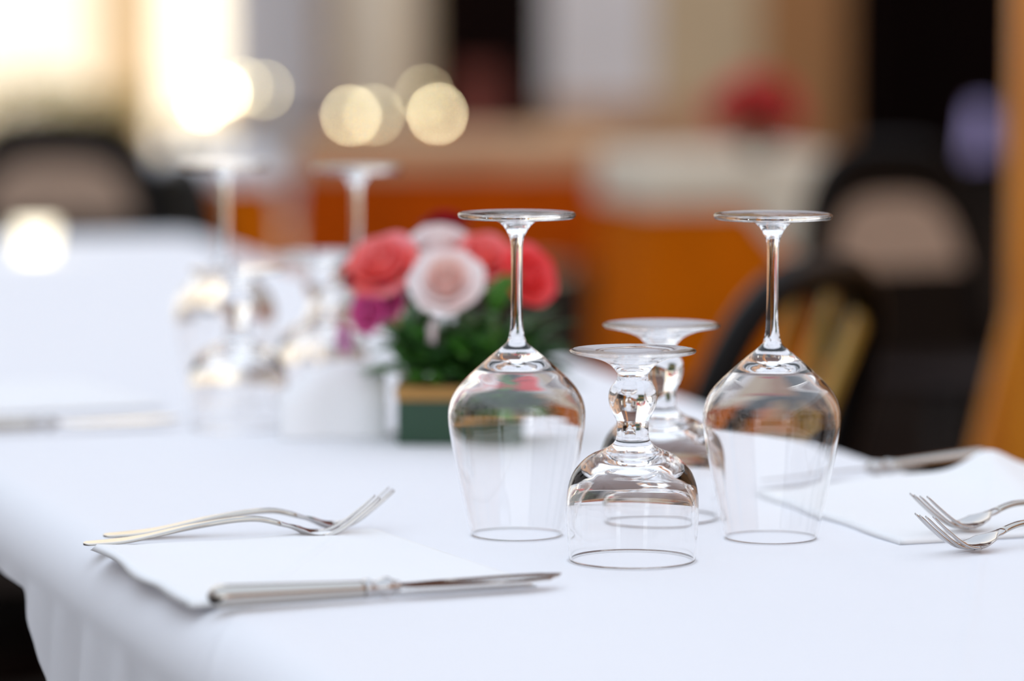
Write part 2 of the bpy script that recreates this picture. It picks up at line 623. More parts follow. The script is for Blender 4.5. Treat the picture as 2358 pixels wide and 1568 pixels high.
def drape(name, corners, z, drop_fn, m, R=0.02, rad=0.05, amp=0.012, wave=0.11, flare=0.05, step=0.012, seed=1, rows=14):
    rnd = random.Random(seed)
    ph = [rnd.uniform(0, 2 * PI) for _ in range(5)]
    per, total = perimeter([Vector((c[0], c[1])) for c in corners], rad, step)
    verts, faces = [], []
    n = len(per)
    rings = []

    def addring(fn):
        ring = []
        for i, (p, nn, s) in enumerate(per):
            x, y, zz = fn(p, nn, s)
            ring.append(len(verts)); verts.append((x, y, zz))
        rings.append(ring)
    addring(lambda p, nn, s: (p.x - nn.x * (R + 0.01), p.y - nn.y * (R + 0.01), z))
    na = 14
    for k in range(na + 1):
        a = (PI / 2) * k / na
        o, dz = -R + R * math.sin(a), R - R * math.cos(a)
        addring(lambda p, nn, s, o=o, dz=dz: (p.x + nn.x * o, p.y + nn.y * o, z - dz))
    kk = round(total / wave)
    for j in range(1, rows + 1):
        def f(p, nn, s, j=j):
            drop = drop_fn(p)
            h = R + (drop - R) * j / rows
            q = 1 - math.exp(-(h - R) / 0.09)
            th = 2 * PI * s / total
            w = (math.sin(kk * th + ph[0] + 0.9 * math.sin(5 * th + ph[1])) * 0.6 +
                 math.sin(round(kk * 0.43) * th + ph[2]) * 0.4 + 0.25 * math.sin(round(kk * 1.9) * th + ph[3]))
            o = q * amp * (w + 0.5) + flare * (h - R)
            return (p.x + nn.x * o, p.y + nn.y * o, z - h)
        addring(f)
    for a, b in zip(rings, rings[1:]):
        for i in range(n):
            i2 = (i + 1) % n
            faces.append((a[i], b[i], b[i2], a[i2]))
    faces.append(tuple(rings[0]))
    me = fix_normals(mesh_from(name, verts, faces))
    return link(name, me, m)


# ------------------------------------------------------------------ the long white table
def vp_dir(vx):
    d = Vector((vx - 1179.0, F_PX))
    return d.normalized()


eL, eR = on_z(205, 1290), on_z(2105, 1060)
dL, dR = vp_dir(-1650), vp_dir(-1000)


def along(p, d, y):
    t = (y - p.y) / d.y
    return Vector((p.x + d.x * t, y))


FL = along(eL, dL, 1.50)
FR = along(eR, dR, 1.72)
BR = along(eR, dR, 5.75)
BL = along(eL, dL, 5.45)
table_corners = [FL, FR, BR, BL]

# hem seen at bottom left: two points of the vertical plane under the left edge
nL = Vector((-dL.y, dL.x))


def hit_left_plane(px, py, flare=0.03):
    d = ray(px, py)
    o = Vector((0, 0, CAM_Z))
    p0 = Vector((eL.x, eL.y)) + nL * flare
    t = (nL.dot(p0 - Vector((o.x, o.y)))) / (nL.dot(Vector((d.x, d.y))))
    return o + d * t


h1, h2 = hit_left_plane(-50, 1350), hit_left_plane(10, 1568)


def main_drop(p):
    # the cloth was laid askew: its hem hangs lower towards the near corner
    side = nL.dot(p - Vector((eL.x, eL.y)))
    if side > -0.05:
        t = (p.y - h1.y) / (h2.y - h1.y)
        zz = h1.z + (h2.z - h1.z) * t
        return max(0.05, min(0.42, TZ - zz))
    return 0.21


cloth = drape('tablecloth', table_corners, TZ, main_drop, M['linen'], R=0.042, rad=0.07, amp=0.009, wave=0.085, flare=0.05, step=0.008, seed=4, rows=24)
tag(cloth, 'white linen tablecloth spread over the long table in the foreground', 'tablecloth')

# the table under it
t = thing('dining_table', 'dark table almost hidden under the long white tablecloth', 'table', (0, 0, 0))
cen = sum((Vector((c.x, c.y)) for c in table_corners), Vector((0, 0))) / 4
INS = 0.06
ins = [FL + Vector((INS * 1.2, INS)), FR + Vector((-INS, INS * 1.4)), BR + Vector((-INS * 1.6, -INS)), BL + Vector((INS, -INS * 2))]
tv = [(c.x, c.y, 0.68) for c in ins] + [(c.x, c.y, 0.718) for c in ins]
link('tabletop', fix_normals(mesh_from('tabletop', tv, [(0, 1, 2, 3), (4, 5, 6, 7), (0, 1, 5, 4), (1, 2, 6, 5), (2, 3, 7, 6), (3, 0, 4, 7)])), M['black_wood'], t, False)
for c in ins:
    q = c + (cen - c).normalized() * 0.08
    link('leg', box_mesh('leg', q.x - 0.03, q.x + 0.03, q.y - 0.03, q.y + 0.03, 0, 0.68, 0.004), M['black_wood'], t, False)
# navy skirt under the hem at the left
sk0, sk1 = Vector((FL.x, FL.y)), Vector((BL.x, BL.y))


# ================================================================== glasses
def rim_r(px, scale):
    return px / scale


def make_wine_glass(name, label, group):
    k, s = 0.00029, 3445.0

    def Z(y):
        return (1233 - y) * k

    def R(px):
        return px / s
    t = thing(name, label, 'wine glass', group=group)
    foot = [(0.0, Z(489.5)), (R(30), Z(489.5)), (R(70), Z(490)), (R(105), Z(490.5)), (R(120), Z(489)), (R(130), Z(487.6)),
            (R(134.5), Z(490.5)), (R(135), Z(495)), (R(131), Z(501)), (R(115), Z(503)), (R(90), Z(504)), (R(62), Z(506)), (R(44), Z(509)),
            (R(33), Z(517))]
    stem = [(R(33), Z(517)), (R(25), Z(528)), (R(19), Z(540)), (R(15.5), Z(550)), (R(14.2), Z(560)), (R(13.4), Z(590)), (R(13), Z(640)), (R(13.2), Z(700)),
            (R(14.4), Z(745)), (R(17.5), Z(770)), (R(22), Z(785))]
    bowl_o = [(R(22), Z(785)), (R(34), Z(797)), (R(48), Z(808)), (R(66), Z(823)), (R(90), Z(844)), (R(112), Z(864)), (R(134), Z(888)),
              (R(148), Z(910)), (R(155.5), Z(932)), (R(158), Z(954)), (R(156), Z(985)), (R(148), Z(1035)), (R(136), Z(1095)), (R(123), Z(1155)),
              (R(111), Z(1210)), (R(106.5), Z(1229))]
    th = 0.0008
    rim = [(R(105.2), Z(1232.6)), (R(104), Z(1229))]
    bowl_i = [(R(111) - th, Z(1210)), (R(123) - th * 1.1, Z(1155)), (R(136) - th * 1.1, Z(1095)), (R(148) - th * 1.2, Z(1035)), (R(156) - th * 1.2, Z(985)),
              (R(157) - th * 1.3, Z(954)), (R(154) - th * 1.3, Z(934)), (R(146) - th * 1.4, Z(913)), (R(131) - th * 1.4, Z(892)), (R(108) - th * 1.5, Z(871)),
              (R(82), Z(853)), (R(58), Z(841)), (R(34), Z(835)), (R(16), Z(833)), (0.0, Z(832.5))]
    cf = [(v.x, v.y) for v in catmull(foot, 4)]
    cs = [(v.x, v.y) for v in catmull(stem, 5)]
    cb = [(v.x, v.y) for v in catmull(bowl_o + rim + bowl_i, 5)]
    for c in (cf, cs, cb):
        for i in range(len(c)):
            c[i] = (max(0.0, c[i][0]), c[i][1])
    link('foot', lathe('foot', cf[::1]), M['glass'], t)
    link('stem', lathe('stem', cs), M['glass'], t)
    link('bowl', lathe('bowl', cb), M['glass'], t)
    return t


def make_goblet(name, label, group):
    k, s = 0.000276, 3620.0

    def Z(y):
        return (1291 - y) * k

    def R(px):
        return px / s
    t = thing(name, label, 'goblet', group=group)
    foot = [(0.0, Z(812)), (R(25), Z(811)), (R(60), Z(808)), (R(100), Z(804.5)), (R(128), Z(802)), (R(140), Z(801.5)), (R(145.5), Z(804)), (R(146), Z(807)),
            (R(141), Z(810)), (R(120), Z(814.5)), (R(95), Z(820)), (R(72), Z(827)), (R(55), Z(836)), (R(44), Z(846))]
    stem = [(R(44), Z(846)), (R(37.5), Z(856)), (R(35.5), Z(864)), (R(38.5), Z(874)), (R(47), Z(884)), (R(53.5), Z(896)), (R(56), Z(909)), (R(55.5), Z(922)), (R(52), Z(936)),
            (R(45), Z(952)), (R(39), Z(964)), (R(37), Z(974)), (R(36.5), Z(988)), (R(37.5), Z(1002)), (R(40), Z(1012)), (R(48), Z(1022)), (R(60), Z(1031))]
    bowl_o = [(R(60), Z(1031)), (R(74), Z(1037)), (R(92), Z(1044)), (R(110), Z(1056)), (R(125), Z(1071)), (R(137), Z(1088)), (R(146), Z(1110)), (R(151.5), Z(1135)),
              (R(153), Z(1165)), (R(152), Z(1205)), (R(149.5), Z(1245)), (R(147), Z(1282)), (R(146.4), Z(1287))]
    rim = [(R(144.6), Z(1290.6)), (R(142.6), Z(1287))]
    bowl_i = [(R(143), Z(1280)), (R(145.2), Z(1245)), (R(147.4), Z(1205)), (R(147.6), Z(1165)), (R(144.5), Z(1140)), (R(137), Z(1118)), (R(126), Z(1101)), (R(111), Z(1087)),
              (R(93), Z(1075)), (R(75), Z(1067)), (R(58), Z(1062)), (R(40), Z(1067)), (R(20), Z(1071)), (0.0, Z(1072))]
    cf = [(v.x, v.y) for v in catmull(foot, 4)]
    cs = [(v.x, v.y) for v in catmull(stem, 5)]
    cb = [(v.x, v.y) for v in catmull(bowl_o + rim + bowl_i, 5)]
    for c in (cf, cs, cb):
        for i in range(len(c)):
            c[i] = (max(0.0, c[i][0]), c[i][1])
    link('foot', lathe('foot', cf), M['glass'], t)
    link('stem', lathe('stem', cs), M['glass'], t)
    link('bowl', lathe('bowl', cb), M['glass'], t)
    return t


def put(o, px, py, lift=0.0006, rotz=0.0, z=TZ):
    p = on_z(px, py, z)
    o.location = (p.x, p.y, z + lift)
    o.rotation_euler = (0, 0, rotz)
    return o


wg = make_wine_glass('wine_glass', 'tall upturned wine glass on the white cloth, in front of the roses', 'upturned stemmed wine glasses')
put(wg, 1190, 1233)
gb = make_goblet('goblet', 'short upturned goblet with a ball stem, frontmost glass and sharpest in focus', 'upturned ball-stemmed goblets')
put(gb, 1456, 1291)


def another(src, px, py, label, rz=0.0):
    c = copy_tree(src)
    c['label'] = label
    put(c, px, py, rotz=rz)
    return c


another(wg, 1775, 1240, 'tall upturned wine glass on the right, beside the right napkin')
another(gb, 1521, 1194, 'short upturned goblet half hidden behind the sharp front goblet')
another(wg, 520, 925, 'blurred upturned wine glass farthest left, behind the blurred goblets')
another(wg, 823, 950, 'blurred upturned wine glass standing just left of the roses')
another(gb, 548, 985, 'blurred upturned goblet left of the roses, nearer and further left of the two')
another(gb, 742, 925, 'blurred upturned goblet against the left side of the roses')


# ================================================================== cutlery
def make_fork(label, group):
    """handle end at x = 0, tines towards +x, length about 0.197"""
    t = thing('fork', label, 'fork', group=group)
    zt = [(0.0, 0.0022), (0.03, 0.0038), (0.075, 0.0115), (0.112, 0.0150), (0.134, 0.0100), (0.150, 0.0030), (0.160, 0.0022), (0.170, 0.0052), (0.184, 0.0150), (0.198, 0.0265)]
    wt = [(0.0, 0.004), (0.004, 0.0088), (0.02, 0.0104), (0.05, 0.0072), (0.09, 0.0038), (0.125, 0.0030), (0.136, 0.0052), (0.146, 0.0112), (0.152, 0.0124), (0.158, 0.0126)]
    tt = [(0.0, 0.0009), (0.03, 0.0013), (0.09, 0.0019), (0.125, 0.0019), (0.14, 0.0013), (0.16, 0.0010)]

    def Z(x):
        # smooth curve through the table
        pts = zt
        for i in range(len(pts) - 1):
            if x <= pts[i + 1][0] or i == len(pts) - 2:
                p0 = pts[max(i - 1, 0)]; p1 = pts[i]; p2 = pts[i + 1]; p3 = pts[min(i + 2, len(pts) - 1)]
                h = p2[0] - p1[0]
                u = (x - p1[0]) / h
                m1 = (p2[1] - p0[1]) / (p2[0] - p0[0]) * h if p2[0] != p0[0] else 0
                m2 = (p3[1] - p1[1]) / (p3[0] - p1[0]) * h
                return (2 * u ** 3 - 3 * u ** 2 + 1) * p1[1] + (u ** 3 - 2 * u ** 2 + u) * m1 + (-2 * u ** 3 + 3 * u ** 2) * p2[1] + (u ** 3 - u ** 2) * m2
    xs = [0.0, 0.001, 0.0025, 0.005] + [0.005 + i * (0.130 - 0.005) / 44 for i in range(1, 45)]
    hd = [(x, 0, Z(x) + 0.0, interp(wt, x) if x > 0.004 else 0.0088 * math.sqrt(max(0.05, 1 - (1 - x / 0.004) ** 2)), interp(tt, x), 0.0) for x in xs]
    link('handle', loft('handle', hd), M['steel_handle'], t)
    xs = [0.130 + i * (0.158 - 0.130) / 20 for i in range(21)]
    link('head', loft('head', [(x, 0, Z(x), interp(wt, x), interp(tt, x), 0.0026 * min(1, max(0, (x - 0.133) / 0.012))) for x in xs], 28), M['steel'], t)
    for k in range(4):
        y0 = (-1.5 + k) * 0.0066
        st = []
        for i in range(21):
            u = i / 20
            x = 0.1575 + u * (0.0405 - 0.0012 * abs(k - 1.5))
            hw = 0.0024 * (1 - 0.45 * u)
            if u > 0.93:
                hw *= 0.55
            yy = y0 * (1 - 0.10 * u)
            st.append((x, yy, Z(x) + 0.0026 * (y0 / 0.0126) ** 2, hw, 0.0011 * (1 - 0.3 * u), 0))
        link('tine', loft('tine', st, 12), M['steel'], t)
    return t


def make_knife(label, group):
    """handle end at x = 0, blade towards +x, length about 0.226"""
    t = thing('table_knife', label, 'knife', group=group)
    hs = []
    for i in range(31):
        u = i / 30
        x = u * 0.096
        r = 0.0060 + 0.0030 * (1 - u) ** 1.2
        if u < 0.08:
            r *= math.sqrt(max(0.08, 1 - (1 - u / 0.08) ** 2))
        hs.append((x, 0, 0.0088 - 0.0012 * u, r * 1.05, r * 0.80, 0))
    link('handle', loft('handle', hs, 28, 2.2), M['steel_handle'], t)
    prof = [(0.0955, .0050), (0.0975, .0066), (0.0995, .0068), (0.1015, .0050), (0.1045, .0046), (0.1075, .0060), (0.1095, .0072), (0.1125, .0070), (0.1150, .0050), (0.1190, .0040)]
    bs = []
    for i in range(46):
        x = 0.0955 + i * (0.119 - 0.0955) / 45
        r = interp(prof, x)
        bs.append((x, 0, 0.0076, r * 1.0, r * 0.85, 0))
    link('bolster', loft('bolster', bs, 24, 2.0), M['steel'], t)
    wb = [(0.116, 0.0040), (0.124, 0.0078), (0.150, 0.0092), (0.195, 0.0098), (0.212, 0.0085), (0.222, 0.0045), (0.2265, 0.0010)]
    st = []
    for i in range(50):
        x = 0.116 + i * (0.2265 - 0.116) / 49
        hw = interp(wb, x)
        yc = -0.002 + (0.0098 - hw) * 0.55 if x > 0.195 else -0.002 * min(1, (x - 0.116) / 0.01)
        st.append((x, yc, 0.0076, hw, 0.00085 * (1 - 0.4 * i / 49), 0))
    bl = link('blade', loft('blade', st, 20, 2.0), M['steel'], t)
    # the blade lies tilted on its cutting edge
    bl.rotation_euler = (math.radians(8), 0, 0)
    bl.location = (0, 0.0021, -0.0001)
    return t


def lay(o, a, b, z=TZ, tilt=0.0, L=0.197, roll=0.0):
    """put the handle end at photo point a, heading to photo point b, on the plane z"""
    p, q = on_z(a[0], a[1], z), on_z(b[0], b[1], z)
    o.location = (p.x, p.y, z + 0.0006)
    o.rotation_euler = (roll, tilt, math.atan2(q.y - p.y, q.x - p.x))
    return o


fork = make_fork('silver fork farther from the camera, its handle and tines beyond the left napkin', 'silver forks')
lay(fork, (238, 1243), (860, 1220))
f2 = copy_tree(fork); f2['label'] = 'silver fork lying nearest the left napkin, its handle end at the napkin corner'
lay(f2, (192, 1262), (820, 1240))
f3 = copy_tree(fork); f3['label'] = 'nearer of the two forks entering from the right edge, tines pointing left'
f4 = copy_tree(fork); f4['label'] = 'farther of the two forks at the right edge, tip against the right napkin'


def lay_tip(o, tip, heel_dir, z=TZ):
    """tines pointing left: the point of the photo under the heel of the fork is given"""
    p = on_z(tip[0], tip[1], z)
    q = on_z(heel_dir[0], heel_dir[1], z)
    d = Vector((p.x - q.x, p.y - q.y)).normalized()
    o.location = (p.x - d.x * 0.158, p.y - d.y * 0.158, z + 0.0006)
    o.rotation_euler = (0, 0, math.atan2(d.y, d.x))


lay_tip(f3, (2232, 1272), (2500, 1243))
lay_tip(f4, (2218, 1224), (2480, 1198), TZ + 0.0042)

knife = make_knife('silver table knife lying in front of the left napkin', 'silver table knives')
lay(knife, (480, 1412), (1330, 1352), tilt=0.0)
k2 = copy_tree(knife); k2['label'] = 'blurred knife lying at the far side of the right napkin'
lay(k2, (2268, 1077), (1668, 1136))
k3 = copy_tree(knife); k3['label'] = 'blurred knife at the left edge of the photo, left of the white folded napkin'
lay(k3, (-190, 1010), (430, 985))


# ================================================================== napkins
def napkin(name, corners, thick, label, bumpfn, lift=0.0005, n=48, folds=3):
    """folded linen: corners (near-left, near-right, far-right, far-left) as photo points on the table"""
    c = [on_z(*q) for q in corners]
    verts, faces = [], []

    def P(u, v):
        a = c[0].lerp(c[1], u); b = c[3].lerp(c[2], u)
        return a.lerp(b, v)
    idx = {}
    for side in (0, 1):
        for i in range(n + 1):
            for j in range(n + 1):
                u, v = i / n, j / n
                # edges wander a little
                uu = u + 0.006 * math.sin(v * 17 + 2) * (1 if u in (0, 1) else 0)
                p = P(uu, v)
                e = min(u, 1 - u, v, 1 - v)
                rnd = min(1.0, e / 0.022)
                prof = math.sqrt(max(0.0, 1 - (1 - rnd) ** 2))
                zz = bumpfn(u, v) + (thick * prof if side else 0.0)
                idx[(side, i, j)] = len(verts)
                verts.append((p.x, p.y, TZ + lift + max(0.0, zz)))
    for side in (0, 1):
        for i in range(n):
            for j in range(n):
                q = (idx[(side, i, j)], idx[(side, i + 1, j)], idx[(side, i + 1, j + 1)], idx[(side, i, j + 1)])
                faces.append(q if side else q[::-1])
    me = mesh_from(name, verts, faces)
    bm = bmesh.new(); bm.from_mesh(me)
    bmesh.ops.remove_doubles(bm, verts=bm.verts, dist=1e-5)
    bmesh.ops.recalc_face_normals(bm, faces=bm.faces)
    bm.to_mesh(me); bm.free()
    o = link(name, me, M['napkin'])
    tag(o, label, 'napkin', 'folded white napkins')
    return o


napkin('napkin', [(432, 1405), (1235, 1352), (868, 1228), (205, 1276)], 0.004,
       'white folded napkin between the left forks and the sharp front knife',
       lambda u, v: 0.0045 * max(0, 1 - u * 7) * (0.5 + 0.5 * math.sin(v * 9 + 0.5)) * (0.15 + v) + 0.0012 * math.sin(u * 9) * math.sin(v * 7) * (u * (1 - u) * 4))
napkin('napkin', [(2070, 1256), (2560, 1228), (2400, 1098), (1735, 1140)], 0.0036,
       'white folded napkin under the right edge of the photo, one corner curling up',
       lambda u, v: 0.015 * math.exp(-((u - 0.80) / 0.10) ** 2) * max(0, (v - 0.3) / 0.7) ** 1.5 + 0.006 * min(1, max(0, (u - .15) / .25)) * max(0, (v - .75) / .25) ** 1.2)
napkin('napkin', [(-120, 965), (380, 945), (190, 890), (-240, 905)], 0.006,
       'blurred white napkin lying beyond the blurred left knife',
       lambda u, v: 0.001)

# upright folded napkin left of the planter
pa = on_z(764, 1002)
nv, nf = [], []
NW, ND, NH = 0.088, 0.05, 0.062
n1 = 24
sn = thing('folded_napkin', 'upright folded white napkin standing against the left of the green planter', 'napkin', (pa.x, pa.y, TZ + 0.0006), 0.12)
for i in range(n1 + 1):
    u = i / n1
    xx = (u - 0.5) * NW
    hh = NH * (0.55 + 0.45 * math.sin(min(1, u * 1.25) * PI * 0.62))
    for j in range(n1 + 1):
        a = PI * j / n1
        yy = -math.cos(a) * ND * 0.5 * (1 + 0.08 * math.sin(u * 9))
        zz = hh * math.sin(a) ** 0.45
        nv.append((xx, yy, zz))
m_ = n1 + 1
for i in range(n1):
    for j in range(n1):
        nf.append((i * m_ + j, (i + 1) * m_ + j, (i + 1) * m_ + j + 1, i * m_ + j + 1))
nf.append(tuple(range(m_)))
nf.append(tuple(n1 * m_ + j for j in range(m_))[::-1])
link('fold', fix_normals(mesh_from('fold', nv, nf)), M['napkin'], sn)


# ================================================================== flowers
def petal(verts, faces, phi, span, r0, R, H, curl, base_z=0.0, nu=8, nv_=8, rnd=random):
    s = len(verts)
    for j in range(nv_ + 1):
        v = j / nv_
        for i in range(nu + 1):
            u = -1 + 2 * i / nu
            shape = math.sqrt(max(0, 1 - abs(u) ** 3))
            vv = v * (0.80 + 0.20 * shape)
            a = phi + u * span * (0.35 + 0.65 * math.sin(min(1, v * 1.15) * PI / 2))
            r = r0 + (R - r0) * math.sin(vv * PI / 2) ** 0.8
            r += curl * max(0, vv - 0.7) / 0.3 * R * (1 + 0.15 * math.sin(u * 5 + phi))
            z = base_z + H * vv - curl * R * 0.55 * max(0, vv - 0.8) / 0.2
            verts.append((r * math.cos(a), r * math.sin(a), z))
    for j in range(nv_):
        for i in range(nu):
            a = s + j * (nu + 1) + i
            faces.append((a, a + 1, a + nu + 2, a + nu + 1))


def rose(name, parent, loc, size, m, direction, seed=0, label=None, opened=1.0, m_core=None):
    rnd = random.Random(seed)
    verts, faces = [], []
    layers = [(3, 0.16, 0.95, 0.0), (4, 0.34, 0.98, 0.04), (5, 0.54, 0.92, 0.10), (5, 0.74, 0.80, 0.18), (6, 0.88, 0.62, 0.26)]
    ph = rnd.uniform(0, 6)
    cv, cf_ = [], []
    for li, (n, rr, hh, cu) in enumerate(layers):
        for k in range(n):
            phi = ph + 2 * PI * k / n + li * 0.7 + rnd.uniform(-0.12, 0.12)
            tgt = (cv, cf_) if (m_core and li < 3) else (verts, faces)
            petal(tgt[0], tgt[1], phi, PI / n * 1.45, 0.05 * size, size * rr * opened * rnd.uniform(0.93, 1.07), size * 1.05 * hh, cu, rnd=rnd)
    q = Vector(direction).normalized().to_track_quat('Z', 'Y')
    me = mesh_from(name, verts, faces)
    o = link(name, me, m, parent)
    so = o.modifiers.new('thick', 'SOLIDIFY'); so.thickness = 0.0006
    o.location = loc
    o.rotation_mode = 'QUATERNION'
    o.rotation_quaternion = q
    if label:
        o['label'] = label
    if m_core:
        c = link('heart', mesh_from('heart', cv, cf_), m_core, o)
        c.modifiers.new('thick', 'SOLIDIFY').thickness = 0.0006
    return o


def leaves(name, parent, n, fn, m, seed=0):
    rnd = random.Random(seed)
    verts, faces = [], []
    for _ in range(n):
        base, d, L, W = fn(rnd)
        d = d.normalized()
        side = d.cross(Vector((rnd.uniform(-.4, .4), rnd.uniform(-.4, .4), 1))).normalized()
        up = side.cross(d)
        s = len(verts)
        ns = 6
        for i in range(ns + 1):
            u = i / ns
            w = W * math.sin(PI * min(1, u * 0.93 + 0.05)) ** 0.8
            c = base + d * (L * u) + up * (-0.22 * L * u * u) + Vector((0, 0, -0.12 * L * u * u))
            verts += [c - side * w + up * w * 0.3, c, c + side * w + up * w * 0.3]
        for i in range(ns):
            a = s + i * 3
            faces += [(a, a + 1, a + 4, a + 3), (a + 1, a + 2, a + 5, a + 4)]
    o = link(name, mesh_from(name, verts, faces), m, parent)
    o.modifiers.new('thick', 'SOLIDIFY').thickness = 0.0004
    return o


PB = on_z(1062, 1016)
DY = PB.y
arr = thing('flower_arrangement', 'green planter box of coral, white and magenta roses on the white table', 'flower arrangement', (PB.x, PB.y, TZ + 0.0006), 0.0)


def loc_at(px, py, dy=0.0):
    p = on_y(px, py, DY + dy)
    return Vector((p.x - PB.x, p.y - PB.y, p.z - TZ))


hw = 0.052
link('planter_box', box_mesh('planter_box', -hw, hw, -0.03, 0.065, 0, 0.036, 0.0015), M['green_box'], arr, False)
link('rim', box_mesh('rim', -hw - 0.001, hw + 0.001, -0.031, 0.066, 0.036, 0.048, 0.0015), M['gold_rim'], arr, False)


def fol(rnd):
    a = rnd.uniform(0, 2 * PI)
    el = rnd.uniform(0.05, 1.2)
    base = Vector((rnd.uniform(-0.045, 0.05), rnd.uniform(-0.03, 0.055), rnd.uniform(0.045, 0.085)))
    d = Vector((math.cos(a) * math.cos(el) * 1.1, math.sin(a) * math.cos(el), math.sin(el)))
    return base, d, rnd.uniform(0.025, 0.05), rnd.uniform(0.005, 0.010)


def fol2(rnd):
    base = Vector((rnd.uniform(0.01, 0.055), rnd.uniform(0.0, 0.06), rnd.uniform(0.05, 0.085)))
    d = Vector((rnd.uniform(0.3, 1.1), rnd.uniform(-0.5, 0.5), rnd.uniform(0.0, 0.7)))
    return base, d, rnd.uniform(0.03, 0.055), rnd.uniform(0.002, 0.004)


leaves('foliage', arr, 170, fol, M['leaf_dark'], 3)
leaves('foliage', arr, 80, fol, M['leaf'], 5)
leaves('fern_sprig', arr, 110, fol2, M['leaf_dark'], 9)
lc = leaves('leaf', arr, 5, lambda r: (loc_at(1145, 720, -0.01) + Vector((r.uniform(-.004, .004), 0, 0)), Vector((r.uniform(-.1, .5), -.2, 1)), 0.04, 0.008), M['leaf'], 12)

rose('rose', arr, loc_at(897, 640, 0.01), 0.030, M['coral'], (-0.35, -0.75, 0.75), 1, 'large coral pink rose on the left')
rose('rose', arr, loc_at(1030, 672, -0.022), 0.0275, M['white_rose'], (-0.05, -0.86, 0.60), 2, 'white rose with a blush heart in front', m_core=M['blush'])
rose('rose', arr, loc_at(1012, 590, 0.02), 0.024, M['white_rose'], (0.0, -0.4, 0.9), 3, 'white rose at the top')
rose('rose', arr, loc_at(1108, 622, 0.012), 0.026, M['coral'], (0.15, -0.6, 0.8), 4, 'coral pink rose right of the white one')
rose('rose', arr, loc_at(1200, 648, 0.01), 0.025, M['coral_red'], (0.55, -0.75, 0.35), 5, 'red coral rose at the right end')
rose('rose', arr, loc_at(862, 722, -0.01), 0.016, M['magenta'], (-0.6, -0.8, 0.1), 6, 'small magenta rose low on the left')
rose('rose', arr, loc_at(895, 705, -0.004), 0.014, M['magenta'], (-0.2, -0.8, 0.3), 7, 'magenta bud')
rose('rose', arr, loc_at(812, 648, 0.0), 0.007, M['crimson'], (-0.8, -0.4, 0.3), 8, 'tiny crimson bud at the left')
rose('rose', arr, loc_at(806, 782, -0.01), 0.011, M['palepink'], (-0.8, -0.6, 0.0), 9, 'pale pink bud low on the left')
rose('rose', arr, loc_at(1025, 545, 0.045), 0.020, M['crimson'], (0.0, 0.2, 1.0), 10, 'crimson rose at the back')
lp = leaves('petal', arr, 3, lambda r: (loc_at(1000, 735, -0.045), Vector((r.uniform(-.25, -.05), -.25, -1)), 0.018, 0.006), M['white_rose'], 4)


